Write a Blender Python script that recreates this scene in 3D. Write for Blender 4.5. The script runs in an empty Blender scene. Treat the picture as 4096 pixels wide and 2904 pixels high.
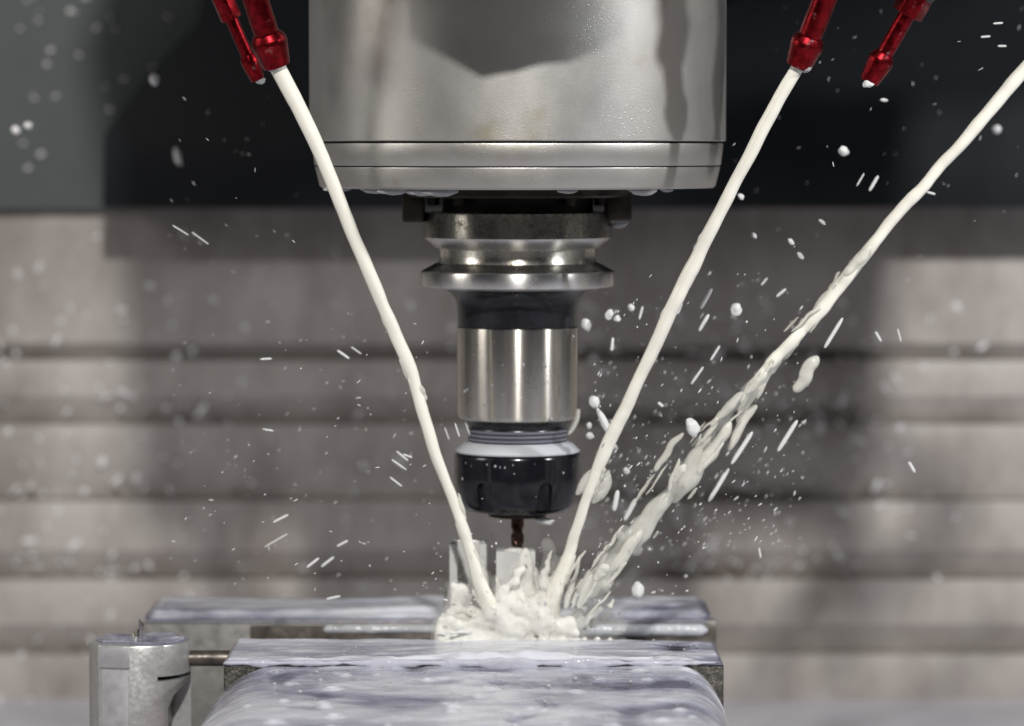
import bpy, bmesh, math, random
from mathutils import Vector, Matrix, noise, Quaternion

random.seed(11)
R = math.radians
S = 0.001                                   # everything below is written in millimetres
scene = bpy.context.scene
COL = scene.collection

# ------------------------------------------------------------------ camera
F_PX, CX, CY = 13850.0, 2048.0, 1452.0
PITCH = R(3.602)
CAM = Vector((-1.8, -1122.0, 0.0))
cam_d = bpy.data.cameras.new('camera')
cam = bpy.data.objects.new('camera', cam_d)
COL.objects.link(cam)
cam.location = CAM * S
cam.rotation_euler = (math.pi / 2 - PITCH, 0, 0)
cam_d.sensor_width = 36.0
cam_d.lens = F_PX / 4096.0 * 36.0
cam_d.clip_start = 0.01
cam_d.clip_end = 50.0
cam_d.dof.use_dof = True
cam_d.dof.focus_distance = 1.062
cam_d.dof.aperture_fstop = 9.5
scene.camera = cam

# ------------------------------------------------------------------ world, lamps, exposure
world = bpy.data.worlds.new('World')
scene.world = world
world.use_nodes = True
bg = world.node_tree.nodes['Background']
bg.inputs[0].default_value = (0.82, 0.9, 1.0, 1)
bg.inputs[1].default_value = 0.012

def lamp(name, az, el, dist, size, watts, color=(1, 0.97, 0.92), target=(0, 0, -80), size_y=None):
    d = bpy.data.lights.new(name, 'AREA')
    d.energy = watts
    d.color = color
    if size_y:
        d.shape = 'RECTANGLE'; d.size = size * S; d.size_y = size_y * S
    else:
        d.shape = 'DISK'; d.size = size * S
    o = bpy.data.objects.new(name, d)
    COL.objects.link(o)
    t = Vector(target)
    v = Vector((math.sin(R(az)) * math.cos(R(el)), -math.cos(R(az)) * math.cos(R(el)), math.sin(R(el))))
    o.location = (t + v * dist) * S
    o.rotation_euler = (-v).to_track_quat('-Z', 'Y').to_euler()
    return o
lamp('work_lamp_left', -73, 23, 760, 200, 1.2, (1.0, 0.95, 0.90), (0, 0, -80), 280)
lamp('work_lamp_right', 63, 29, 760, 36, 3.4, (0.97, 0.98, 1.0))
lamp('ceiling_lamp_front', 1, 30, 1500, 65, 22.5, (1.0, 0.97, 0.94), (0, 0, 0))
lamp('door_opening_light', -4, 2, 1700, 1300, 0.3, (1.0, 0.92, 0.85), (0, 0, -60), 700)

scene.view_settings.view_transform = 'Standard'
scene.view_settings.look = 'None'
scene.view_settings.exposure = 0.0
scene.view_settings.gamma = 1.0
scene.cycles.use_denoising = True
scene.cycles.max_bounces = 8
scene.cycles.volume_bounces = 2
scene.cycles.sample_clamp_indirect = 2.0
scene.cycles.sample_clamp_direct = 12.0
scene.cycles.caustics_reflective = False
scene.cycles.caustics_refractive = False

# ------------------------------------------------------------------ helpers
def at(px, py, y):
    """point (mm) on the plane Y=y seen at source pixel (px, py): used to measure the photograph"""
    cx, cy = (px - CX) / F_PX, -(py - CY) / F_PX
    d = Vector((cx, math.cos(PITCH) + cy * math.sin(PITCH), -math.sin(PITCH) + cy * math.cos(PITCH)))
    return CAM + d * ((y - CAM.y) / d.y)
K = 4096 / 2291.0
def P(px, py, y):
    return at(px * K, py * K, y)
MMPX = 1122 / F_PX                           # mm per source pixel at the spindle axis

def tag(o, label=None, cat=None, group=None, kind=None):
    if label: o['label'] = label
    if cat: o['category'] = cat
    if group: o['group'] = group
    if kind: o['kind'] = kind
    return o

def empty(name, loc):
    o = bpy.data.objects.new(name, None)
    COL.objects.link(o)
    o.location = Vector(loc) * S
    return o

def base_of(p):
    v = Vector((0, 0, 0))
    while p:
        v += Vector(p.location) / S
        p = p.parent
    return v

class MB:
    def __init__(self):
        self.v, self.f = [], []
    def add(self, vs, fs):
        n = len(self.v)
        self.v += [tuple(p) for p in vs]
        self.f += [tuple(i + n for i in f) for f in fs]
        return self
    def box(self, x0, x1, y0, y1, z0, z1):
        vs = [(x, y, z) for x in (x0, x1) for y in (y0, y1) for z in (z0, z1)]
        return self.add(vs, [(0, 1, 3, 2), (4, 6, 7, 5), (0, 4, 5, 1), (2, 3, 7, 6), (0, 2, 6, 4), (1, 5, 7, 3)])
    def lathe(self, prof, seg=128, cap0=True, cap1=True, M=None):
        vs, fs = [], []
        n = len(prof)
        for i in range(seg):
            a = 2 * math.pi * i / seg
            for r, z in prof:
                p = Vector((r * math.cos(a), r * math.sin(a), z))
                vs.append(M @ p if M else p)
        for i in range(seg):
            j = (i + 1) % seg
            for k in range(n - 1):
                fs.append((i * n + k, j * n + k, j * n + k + 1, i * n + k + 1))
        if cap0: fs.append(tuple(i * n for i in range(seg))[::-1])
        if cap1: fs.append(tuple(i * n + n - 1 for i in range(seg)))
        return self.add(vs, fs)
    def tube(self, pts, rad, seg=20, squash=None, cap=True):
        """pts list of Vector, rad list of radii"""
        pts = [Vector(p) for p in pts]
        n = len(pts)
        vs, fs = [], []
        u = None
        for i, p in enumerate(pts):
            t = (pts[min(i + 1, n - 1)] - pts[max(i - 1, 0)]).normalized()
            if u is None:
                u = t.orthogonal().normalized()
            else:
                u = (u - t * u.dot(t)).normalized()
            w = t.cross(u)
            for k in range(seg):
                a = 2 * math.pi * k / seg
                rr = rad[i] * (squash(i, a) if squash else 1)
                vs.append(p + (u * math.cos(a) + w * math.sin(a)) * rr)
        for i in range(n - 1):
            for k in range(seg):
                l = (k + 1) % seg
                fs.append((i * seg + k, i * seg + l, (i + 1) * seg + l, (i + 1) * seg + k))
        if cap:
            fs.append(tuple(range(seg))[::-1])
            fs.append(tuple((n - 1) * seg + k for k in range(seg)))
        return self.add(vs, fs)
    def prism(self, poly, z0, z1, M=None):
        n = len(poly)
        vs = [Vector((x, y, z0)) for x, y in poly] + [Vector((x, y, z1)) for x, y in poly]
        if M: vs = [M @ v for v in vs]
        fs = [tuple(range(n))[::-1], tuple(range(n, 2 * n))]
        fs += [(i, (i + 1) % n, n + (i + 1) % n, n + i) for i in range(n)]
        return self.add(vs, fs)
    def build(self, name, m, parent=None, smooth=True, angle=32, bevel=0, bseg=2, origin=None):
        me = bpy.data.meshes.new(name)
        o0 = Vector(origin) if origin else base_of(parent)
        me.from_pydata([(Vector(p) - o0) * S for p in self.v], [], self.f)
        me.validate()
        bm = bmesh.new(); bm.from_mesh(me)
        bmesh.ops.recalc_face_normals(bm, faces=bm.faces)
        bm.to_mesh(me); bm.free()
        o = bpy.data.objects.new(name, me)
        COL.objects.link(o)
        o.location = (0, 0, 0) if parent else o0 * S
        if parent: o.parent = parent
        if m: me.materials.append(m)
        if bevel:
            bake(o, [('BEVEL', dict(width=bevel * S, segments=bseg, limit_method='ANGLE', angle_limit=R(32)))])
        finish(o, smooth, angle)
        return o

def finish(o, smooth=True, angle=32):
    me = o.data
    me.polygons.foreach_set('use_smooth', [smooth] * len(me.polygons))
    if smooth:
        me.set_sharp_from_angle(angle=R(angle))
    me.update()

def bake(o, mods):
    for t, kw in mods:
        md = o.modifiers.new(t, t)
        for k, v in kw.items():
            setattr(md, k, v)
    bpy.context.view_layer.update()
    dg = bpy.context.evaluated_depsgraph_get()
    me = bpy.data.meshes.new_from_object(o.evaluated_get(dg))
    old = o.data
    o.modifiers.clear()
    o.data = me
    bpy.data.meshes.remove(old)
    return o

def cut(o, mb):
    """boolean: take the shapes in mb out of o"""
    me = bpy.data.meshes.new('cutter')
    o0 = base_of(o)
    me.from_pydata([(Vector(p) - o0) * S for p in mb.v], [], mb.f)
    bm = bmesh.new(); bm.from_mesh(me); bmesh.ops.recalc_face_normals(bm, faces=bm.faces); bm.to_mesh(me); bm.free()
    c = bpy.data.objects.new('cutter', me)
    COL.objects.link(c)
    c.location = o0 * S
    bpy.context.view_layer.update()
    bake(o, [('BOOLEAN', dict(operation='DIFFERENCE', object=c, solver='EXACT'))])
    bpy.data.objects.remove(c); bpy.data.meshes.remove(me)
    finish(o)
    return o

def nz(x, y=0, z=0):
    return noise.noise(Vector((x, y, z)))
def fbm(x, y=0, z=0, o=4):
    return noise.fractal(Vector((x, y, z)), 0.9, 2.1, o)

# ------------------------------------------------------------------ materials
class N:
    """small node-tree helper around one Principled shader"""
    def __init__(self, name):
        self.m = bpy.data.materials.new(name)
        self.m.use_nodes = True
        self.t = self.m.node_tree
        self.b = self.t.nodes['Principled BSDF']
        self.co = self.t.nodes.new('ShaderNodeTexCoord').outputs['Object']
    def node(self, t, **kw):
        n = self.t.nodes.new(t)
        for k, v in kw.items(): setattr(n, k, v)
        return n
    def link(self, a, b): self.t.links.new(a, b)
    def set(self, **kw):
        for k, v in kw.items():
            self.b.inputs[k.replace('_', ' ')].default_value = v if not isinstance(v, tuple) or len(v) != 3 or 'Radius' in k.replace('_', ' ') else (*v, 1)
        return self
    def mapped(self, sc):
        mp = self.node('ShaderNodeMapping')
        mp.inputs['Scale'].default_value = sc
        self.link(self.co, mp.inputs[0])
        return mp.outputs[0]
    def noise(self, scale, detail=4, rough=0.55, co=None, dist=0.0):
        n = self.node('ShaderNodeTexNoise')
        n.inputs['Scale'].default_value = scale
        n.inputs['Detail'].default_value = detail
        n.inputs['Roughness'].default_value = rough
        n.inputs['Distortion'].default_value = dist
        self.link(co or self.co, n.inputs['Vector'])
        return n.outputs['Fac']
    def ramp(self, fac, stops):
        r = self.node('ShaderNodeValToRGB')
        e = r.color_ramp.elements
        while len(e) < len(stops): e.new(0.5)
        for i, (p, c) in enumerate(stops):
            e[i].position = p
            e[i].color = (*c, 1) if isinstance(c, tuple) else (c, c, c, 1)
        self.link(fac, r.inputs[0])
        return r.outputs[0]
    def mix(self, fac, a, b, mode='MIX'):
        n = self.node('ShaderNodeMix', data_type='RGBA', blend_type=mode)
        for s, v in ((n.inputs[0], fac), (n.inputs[6], a), (n.inputs[7], b)):
            if isinstance(v, (int, float)): s.default_value = v
            elif isinstance(v, tuple): s.default_value = (*v, 1)
            else: self.link(v, s)
        return n.outputs[2]
    def bump(self, h, strength=0.3, dist=0.0003, prev=None):
        n = self.node('ShaderNodeBump')
        n.inputs['Strength'].default_value = strength
        n.inputs['Distance'].default_value = dist
        self.link(h, n.inputs['Height'])
        if prev: self.link(prev, n.inputs['Normal'])
        return n.outputs[0]
    def to(self, name, v):
        self.link(v, self.b.inputs[name]); return self
    def turned(self, aniso, rot=0.0):
        tg = self.node('ShaderNodeTangent', direction_type='RADIAL', axis='Z')
        self.link(tg.outputs[0], self.b.inputs['Tangent'])
        self.b.inputs['Anisotropic'].default_value = aniso
        self.b.inputs['Anisotropic Rotation'].default_value = rot

MAT = {}
# satin housing of the spindle: fine cast grain, wet speckles, oily stains
n = N('satin_steel')
stain = n.noise(38, 5, 0.6)
low = n.noise(160, 4, 0.6)
c = n.ramp(stain, [(0.38, (0.47, 0.46, 0.44)), (0.60, (0.45, 0.437, 0.41)), (0.74, (0.35, 0.325, 0.25))])
c = n.mix(n.ramp(low, [(0.3, 0.0), (0.75, 0.18)]), c, (0.42, 0.41, 0.38))
n.to('Base Color', c)
n.set(Metallic=0.86)
n.to('Roughness', n.ramp(n.noise(90, 5, 0.6), [(0.3, 0.38), (0.75, 0.44)]))
grain = n.bump(n.noise(1900, 4, 0.8), 0.35, 0.00012)
vor = n.node('ShaderNodeTexVoronoi'); vor.inputs['Scale'].default_value = 850; n.link(n.co, vor.inputs['Vector'])
spk = n.ramp(vor.outputs['Distance'], [(0.0, 1.0), (0.22, 0.0)])
spk = n.mix(n.ramp(n.noise(30, 3), [(0.42, 0.0), (0.66, 1.0)]), 0.0 if False else (0, 0, 0), spk)
n.to('Normal', n.bump(spk, 0.3, 0.0003, grain))
MAT['housing'] = n.m

# ground silver steel with circumferential marks
def ground_steel(name, base, rough, stain_amt, stain_col, aniso=0.75, scale=120):
    n = N(name)
    c = n.ramp(n.noise(3.0, 3, 0.6, n.mapped((60, 60, 60))), [(0.3, base), (0.7, tuple(v * 0.88 for v in base))])
    st = n.noise(scale, 8, 0.72)
    msk = n.ramp(st, [(0.62 - 0.2 * stain_amt, 0.0), (0.82 - 0.24 * stain_amt, 1.0)])
    c = n.mix(msk, c, stain_col)
    pits = n.node('ShaderNodeTexVoronoi'); pits.inputs['Scale'].default_value = 900; n.link(n.co, pits.inputs['Vector'])
    pm = n.mix(n.ramp(n.noise(45, 4), [(0.5, 0.0), (0.62, 1.0)]), (0, 0, 0), n.ramp(pits.outputs['Distance'], [(0.1, 0.8), (0.28, 0.0)]))
    c = n.mix(pm, c, (0.05, 0.045, 0.04))
    n.to('Base Color', c)
    n.set(Metallic=1.0)
    n.to('Roughness', n.mix(msk, (rough,) * 3, (min(1, rough + 0.3),) * 3))
    ring = n.noise(1.0, 3, 0.7, n.mapped((30, 30, 6000)))
    n.to('Normal', n.bump(ring, 0.10, 0.00006))
    n.turned(aniso, 0.25)
    return n.m
MAT['silver'] = ground_steel('ground_silver_steel', (0.62, 0.59, 0.53), 0.25, 0.0, (0.34, 0.29, 0.22), 1.0, 300)
MAT['flange'] = ground_steel('stained_shaded_flange_steel', (0.30, 0.29, 0.255), 0.25, 0.66, (0.10, 0.09, 0.07), 0.9, 420)  # mottled stains; base also darkened to paint in the drum's shading
MAT['rim'] = ground_steel('clean_lit_flange_steel', (0.70, 0.69, 0.665), 0.3, 0.25, (0.22, 0.20, 0.17), 0.9, 340)  # clean silver, brightened further to paint in the rim's reflections
MAT['cone'] = ground_steel('shaded_flange_cone', (0.22, 0.215, 0.20), 0.22, 0.5, (0.08, 0.075, 0.06), 0.6, 300)  # dark base stands for the spindle underside mirrored in the cone
MAT['groove'] = ground_steel('lit_groove_steel', (0.80, 0.775, 0.70), 0.26, 0.55, (0.16, 0.11, 0.06), 0.8, 380)  # base brightened to paint in the groove's bright reflection

def simple(name, col, rough, metal=0.0, bump=None, var=0.25, scale=140, **kw):
    n = N(name)
    c = n.ramp(n.noise(scale, 5, 0.6), [(0.3, tuple(v * (1 - var) for v in col)), (0.7, tuple(min(1, v * (1 + var)) for v in col))])
    n.to('Base Color', c)
    n.set(Metallic=metal)
    n.to('Roughness', n.ramp(n.noise(scale * 1.7, 4), [(0.3, max(0.02, rough * 0.8)), (0.7, min(1, rough * 1.25))]))
    if bump: n.to('Normal', n.bump(n.noise(bump[0], 4, 0.6), bump[1], bump[2]))
    n.set(**kw)
    return n.m
MAT['black_oxide'] = simple('black_oxide_steel', (0.020, 0.021, 0.026), 0.24, 0.35, (900, 0.08, 0.0001), 0.4)
MAT['nut'] = simple('wet_black_nut_steel', (0.010, 0.010, 0.014), 0.16, 0.2, (500, 0.06, 0.0002), 0.4)
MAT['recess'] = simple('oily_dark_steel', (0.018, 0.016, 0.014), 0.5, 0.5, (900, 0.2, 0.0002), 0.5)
MAT['key'] = simple('dark_drive_key_steel', (0.045, 0.038, 0.030), 0.42, 0.7, (700, 0.3, 0.0002), 0.5)
MAT['carbide'] = simple('brown_coated_carbide', (0.075, 0.045, 0.036), 0.2, 0.9, None, 0.2)
MAT['red'] = simple('red_anodised_aluminium', (0.17, 0.006, 0.010), 0.32, 0.95, (500, 0.3, 0.00025), 0.5, 420)
nt_ = N('red_anodised_with_residue')
res = nt_.ramp(nt_.noise(260, 6, 0.7), [(0.60, 0.0), (0.72, 0.55)])
cc = nt_.ramp(nt_.noise(420, 5, 0.6), [(0.3, (0.085, 0.003, 0.005)), (0.7, (0.25, 0.009, 0.014))])
nt_.to('Base Color', nt_.mix(res, cc, (0.34, 0.26, 0.27)))
nt_.to('Metallic', nt_.ramp(res, [(0.0, 0.95), (0.5, 0.2)]))
nt_.to('Roughness', nt_.ramp(nt_.noise(500, 4), [(0.3, 0.24), (0.7, 0.42)]))
nt_.to('Normal', nt_.bump(nt_.noise(500, 4, 0.6), 0.3, 0.00025))
MAT['red'] = nt_.m
MAT['bore'] = simple('dark_bore', (0.01, 0.008, 0.008), 0.5)
MAT['steel_dark'] = simple('wet_rough_steel', (0.075, 0.07, 0.062), 0.30, 0.85, (1500, 0.9, 0.0006), 0.6, 500)
MAT['steel_grey'] = simple('milled_grey_steel', (0.30, 0.29, 0.275), 0.42, 0.7, (1500, 0.15, 0.0001), 0.12)
MAT['jaw_brown'] = simple('oily_brown_jaw_steel', (0.13, 0.115, 0.10), 0.35, 0.7, (600, 0.3, 0.0003), 0.5)
MAT['red_paint'] = simple('red_casting_paint', (0.20, 0.012, 0.016), 0.3, 0.0, (500, 0.2, 0.0004), 0.4)
MAT['cast_alu'] = simple('scuffed_aluminium', (0.48, 0.48, 0.475), 0.32, 0.6, (700, 0.2, 0.0003), 0.12, 420)
MAT['alu_flat'] = simple('dull_aluminium_flat', (0.42, 0.42, 0.43), 0.5, 0.6, (1800, 0.1, 0.0001), 0.08)
MAT['workpiece'] = simple('wet_machined_aluminium', (0.82, 0.82, 0.80), 0.17, 0.75, (260, 0.22, 0.0004), 0.06, 200)
nw = N('wet_clear_plastic')
nw.set(Base_Color=(0.95, 0.95, 0.93), Roughness=0.08, IOR=1.46, Transmission_Weight=0.5)
nw.to('Normal', nw.bump(nw.noise(260, 4), 0.25, 0.0004))
MAT['workpiece'] = nw.m
MAT['chip'] = simple('bright_metal_chip', (0.7, 0.68, 0.62), 0.2, 1.0, (900, 0.4, 0.0003), 0.1)
MAT['head'] = simple('grey_machine_casting', (0.22, 0.22, 0.22), 0.5, 0.2)
MAT['hose'] = simple('black_plastic_hose', (0.02, 0.02, 0.022), 0.45)

def milky(name, col, rough=0.1, sss=0.6, alpha=None, tr=0.0):
    n = N(name)
    n.set(Base_Color=col, Roughness=rough, IOR=1.38)
    n.set(Subsurface_Weight=sss, Subsurface_Scale=0.002)
    n.b.inputs['Subsurface Radius'].default_value = (1.0, 0.95, 0.85)
    if tr: n.set(Transmission_Weight=tr)
    return n
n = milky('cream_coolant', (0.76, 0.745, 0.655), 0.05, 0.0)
n.to('Normal', n.bump(n.noise(70, 2, 0.5), 0.12, 0.0014))
MAT['coolant'] = n.m
MAT['drop'] = milky('white_coolant_drop', (0.76, 0.77, 0.76), 0.04, 0.0, tr=0.2).m
MAT['thin_drop'] = milky('thin_coolant_drop', (0.70, 0.71, 0.72), 0.05, 0.3, tr=0.55).m
MAT['streak'] = milky('stretched_coolant_drop', (0.78, 0.79, 0.78), 0.3, 0.1, tr=0.22).m
MAT['mist_drop'] = milky('grey_coolant_drop', (0.66, 0.66, 0.66), 0.15, 0.2).m
MAT['torn'] = milky('torn_coolant', (0.84, 0.83, 0.75), 0.25, 0.3, tr=0.18).m
def see_through(m, f):
    t = m.node_tree
    b = t.nodes['Principled BSDF']; out = t.nodes['Material Output']
    tr = t.nodes.new('ShaderNodeBsdfTransparent'); mx = t.nodes.new('ShaderNodeMixShader')
    mx.inputs[0].default_value = f
    t.links.new(b.outputs[0], mx.inputs[1]); t.links.new(tr.outputs[0], mx.inputs[2]); t.links.new(mx.outputs[0], out.inputs[0])
    return m
MAT['torn'] = see_through(milky('torn_coolant', (0.80, 0.79, 0.71), 0.1, 0.0).m, 0.45)
MAT['veil'] = see_through(milky('coolant_veil', (0.82, 0.81, 0.75), 0.1, 0.0).m, 0.62)
MAT['streak'] = see_through(milky('stretched_coolant_drop', (0.78, 0.79, 0.78), 0.1, 0.0).m, 0.35)
n = milky('splash_coolant', (0.78, 0.77, 0.715), 0.05, 0.0)
n.to('Normal', n.bump(n.noise(300, 4), 0.3, 0.0010))
MAT['splash'] = see_through(n.m, 0.14)
# pooled coolant film: thin film shows the steel below as slate violet, thick foam is white; thickness is stored on the mesh
def film_mat(name, thin, mid, thick):
    n = milky(name, (0.7, 0.7, 0.75), 0.06, 0.0)
    at_ = n.node('ShaderNodeAttribute', attribute_name='thick')
    streak = n.noise(1.0, 6, 0.62, n.mapped((28, 62, 62)), 1.6)
    ad = n.node('ShaderNodeMath', operation='MULTIPLY_ADD')
    n.link(streak, ad.inputs[0]); ad.inputs[1].default_value = 0.4; 
    sub = n.node('ShaderNodeMath', operation='SUBTRACT'); n.link(at_.outputs['Fac'], sub.inputs[0]); sub.inputs[1].default_value = 0.16
    n.link(sub.outputs[0], ad.inputs[2])
    fine = n.noise(1.0, 7, 0.7, n.mapped((75, 190, 190)), 1.8)
    ad2 = n.node('ShaderNodeMath', operation='MULTIPLY_ADD')
    n.link(fine, ad2.inputs[0]); ad2.inputs[1].default_value = 0.6
    sb2 = n.node('ShaderNodeMath', operation='SUBTRACT'); n.link(ad.outputs[0], sb2.inputs[0]); sb2.inputs[1].default_value = 0.30
    n.link(sb2.outputs[0], ad2.inputs[2])
    n.to('Base Color', n.ramp(ad2.outputs[0], [(0.12, thin), (0.48, mid), (0.85, thick)]))
    n.to('Normal', n.bump(n.noise(1.0, 5, 0.6, n.mapped((70, 130, 130)), 0.8), 0.4, 0.002))
    return n.m
MAT['film'] = film_mat('pooled_coolant', (0.12, 0.12, 0.165), (0.30, 0.305, 0.375), (0.56, 0.57, 0.62))
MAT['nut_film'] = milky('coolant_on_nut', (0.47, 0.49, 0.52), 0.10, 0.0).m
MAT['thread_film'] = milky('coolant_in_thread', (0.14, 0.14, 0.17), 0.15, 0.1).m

# walls of the machine enclosure
def wall_mat(name, a, b, rough, scale=14, dirt=None, spec=0.5):
    n = N(name)
    c = n.ramp(n.noise(scale, 6, 0.6), [(0.3, a), (0.7, b)])
    if dirt:
        c = n.mix(n.ramp(n.noise(24, 7, 0.68, n.mapped((1, 1, 0.5))), [(0.42, 0.0), (0.68, 0.85)]), c, dirt)
    n.to('Base Color', c)
    n.set(Roughness=rough)
    n.b.inputs['Specular IOR Level'].default_value = spec
    n.to('Normal', n.bump(n.noise(200, 4), 0.1, 0.0005))
    return n.m
MAT['panel'] = wall_mat('grey_steel_panel', (0.435, 0.405, 0.378), (0.34, 0.312, 0.287), 0.42, 6, (0.20, 0.172, 0.154))
MAT['side'] = wall_mat('grey_side_panel', (0.20, 0.20, 0.195), (0.14, 0.14, 0.135), 0.45)
MAT['shaded_panel'] = wall_mat('shaded_panel', (0.014, 0.017, 0.020), (0.009, 0.011, 0.014), 0.5, spec=0.15)  # shaded copy of the upper panel, the shade put into its near-black colour
MAT['grey_panel'] = wall_mat('dark_green_grey_panel', (0.085, 0.098, 0.096), (0.066, 0.077, 0.075), 0.5)  # lit copy of the same green-grey upper panel
MAT['table'] = film_mat('coolant_on_table', (0.34, 0.34, 0.39), (0.46, 0.46, 0.52), (0.62, 0.62, 0.66))

# ------------------------------------------------------------------ setting: rear wall with ribbed cover, upper panels, table
WY = 380.0                                  # front face of the ribbed wall
bands = [(1061, 1372), (1442, 1583), (1699, 1856), (2005, 2200), (2320, 2497), (2620, 2766)]   # lit flats, source pixel rows
wall = empty('wall', (0, WY, -242))
tag(wall, kind='structure'); wall['label'] = 'grey steel rear wall of horizontal ribs behind the spindle'
zs = [(at(0, a, WY).z, at(0, b, WY).z) for a, b in bands]
zs = [(zs[0][0] + 150, zs[0][1])] + zs[1:]
REC = 9.0
for i, (zt, zb) in enumerate(zs):
    zn = zs[i + 1][0] if i + 1 < len(zs) else -262
    mid = zn + 0.8
    # flat, then a face that slopes back and down into the recess, then the step out to the next flat
    prof = [(WY, zt), (WY, zb), (WY + REC, mid), (WY + REC, zn + 0.4), (WY + REC + 6, zn + 0.4), (WY + REC + 6, zt)]
    for x0, x1 in ((-735, 735),):
        m = MB()
        vs = [(x, y, z) for x in (x0, x1) for y, z in prof]
        k = len(prof)
        fs = [tuple(range(k)), tuple(range(2 * k - 1, k - 1, -1))] + [(j, (j + 1) % k, k + (j + 1) % k, k + j) for j in range(k)]
        m.add(vs, fs).build('panel', MAT['panel'], wall, bevel=0.3)
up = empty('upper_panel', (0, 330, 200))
tag(up, kind='structure'); up['label'] = 'upper panel above the ribbed wall, its cast shade modelled as a black cover'
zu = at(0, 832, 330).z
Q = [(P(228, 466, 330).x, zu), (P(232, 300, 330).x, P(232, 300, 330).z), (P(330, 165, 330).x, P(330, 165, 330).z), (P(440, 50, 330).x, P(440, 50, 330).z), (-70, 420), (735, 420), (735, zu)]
MB().prism(Q, -371, -330, Matrix.Rotation(R(90), 4, 'X')).build('panel', MAT['shaded_panel'], up, bevel=1.5)  # left edge follows the cast shadow's outline; shade put into shape and colour
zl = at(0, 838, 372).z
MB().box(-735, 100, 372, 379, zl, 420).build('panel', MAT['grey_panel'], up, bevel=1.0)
ZT = -242.0
for sx in (-1, 1):
    o = MB().box(*sorted((sx * 736, sx * 742)), -420, 392, -250, 420).build('side_wall', MAT['side'], bevel=1)
    tag(o, ('left' if sx < 0 else 'right') + ' grey side wall of the machine enclosure', kind='structure')
n_x, n_y = 90, 80
m = MB()
vs, fs = [], []
for j in range(n_y + 1):
    for i in range(n_x + 1):
        x = -735 + 1470 * i / n_x; y = -520 + 905 * j / n_y
        vs.append((x, y, ZT + 1.2 * fbm(x / 60, y / 40, 3)))
for j in range(n_y):
    for i in range(n_x):
        a = j * (n_x + 1) + i
        fs.append((a, a + 1, a + n_x + 2, a + n_x + 1))
tb = m.add(vs, fs).build('machine_table', MAT['table'])
atb = tb.data.attributes.new('thick', 'FLOAT', 'POINT')
atb.data.foreach_set('value', [0.55 + 0.25 * fbm(v[0] / 60, v[1] / 60, 1) for v in vs])
tag(tb, 'coolant covered machine table below the vise', kind='structure')

# ------------------------------------------------------------------ spindle head
def prof(pts):
    """(half width in source px, source row on the centre line) -> (radius mm, z mm) with the row read on the near side"""
    out = []
    for rp, py in pts:
        r = rp * MMPX
        out.append((r, at(2070, py, -r).z))
    return out

sp = empty('spindle_head', (0, 0, 100))
tag(sp, 'grey satin steel spindle nose with two bands at the top', 'spindle')
p = prof([(827, 564), (821, 567)])
hz = p[0][1]
MB().lathe([(67.2, 130), (67.2, hz + 0.35), (66.9, hz)], 192).build('housing', MAT['housing'], sp)
b1 = prof([(817, 573), (819, 580), (810, 662), (808, 665)])
MB().lathe(b1, 192).build('lower_band', MAT['housing'], sp)
b2 = prof([(806, 671), (807, 676), (789, 752), (780, 760), (420, 760)])
MB().lathe(b2, 192).build('nose_band', MAT['housing'], sp)
zg0, zg1 = hz + 0.1, b2[0][1] - 0.1
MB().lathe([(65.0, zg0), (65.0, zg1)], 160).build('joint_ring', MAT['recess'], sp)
zn = b2[-1][1]
ring = MB().lathe([(36.4, zn + 0.2), (36.4, zn - 2.0), (35.4, zn - 2.6), (34.6, zn - 2.7)], 160).build('drive_ring', MAT['key'], sp)
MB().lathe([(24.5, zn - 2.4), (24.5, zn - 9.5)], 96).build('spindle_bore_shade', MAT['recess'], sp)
for s in (-1, 1):
    x0, x1 = (-37.2, -30.0) if s < 0 else (28.2, 36.9)
    zb = at(1650, 888 if s < 0 else 880, 0).z
    MB().box(x0, x1, -7.8, 7.8, zb, zn - 1.2).build('drive_key', MAT['key'], sp, bevel=0.9)
for az in (-42, 37, 75, -80):
    x, y = 27.5 * math.sin(R(az)), -27.5 * math.cos(R(az))
    M = Matrix.Translation((x, y, 0))
    MB().lathe([(1.9, zn - 2.5), (1.9, zn - 5.0), (1.5, zn - 5.4)], 20, M=M).build('screw', MAT['key'], ring)
# head casting above the picture, carries the nose
MB().add(*(lambda q: ([(x, y, z) for y in (-62, 330) for x, z in q],
        [tuple(range(len(q))), tuple(range(2 * len(q) - 1, len(q) - 1, -1))] + [(i, (i + 1) % len(q), len(q) + (i + 1) % len(q), len(q) + i) for i in range(len(q))]))(
        [(-116, 72), (119, 72), (124, 120), (132, 192), (430, 204), (430, 420), (-60, 420), (-104, 301), (-133, 223), (-122, 170)])).build('head_casting', MAT['head'], sp, bevel=3)

# ------------------------------------------------------------------ tool holder, collet nut, tool
th = empty('tool_holder', (0, 0, -150))
tag(th, 'silver and black tool holder with twin flanges held in the spindle nose', 'tool holder')
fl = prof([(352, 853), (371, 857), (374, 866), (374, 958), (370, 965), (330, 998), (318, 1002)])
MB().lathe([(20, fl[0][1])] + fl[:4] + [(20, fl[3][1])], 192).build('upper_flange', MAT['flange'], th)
MB().lathe([(20, fl[3][1] - 0.02)] + [(fl[3][0], fl[3][1] - 0.02)] + fl[4:] + [(20, fl[-1][1])], 192).build('flange_chamfer', MAT['rim'], th)  # bright rim steel paints a glint along the drum's lower edge
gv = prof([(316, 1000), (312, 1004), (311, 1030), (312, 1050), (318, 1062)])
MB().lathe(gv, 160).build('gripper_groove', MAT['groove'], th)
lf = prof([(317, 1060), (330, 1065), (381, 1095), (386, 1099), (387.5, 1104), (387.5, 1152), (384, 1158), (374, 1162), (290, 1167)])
MB().lathe([(20, lf[2][1] - 0.2)] + lf[2:] + [(20, lf[-1][1])], 192).build('lower_flange', MAT['rim'], th)
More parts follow.
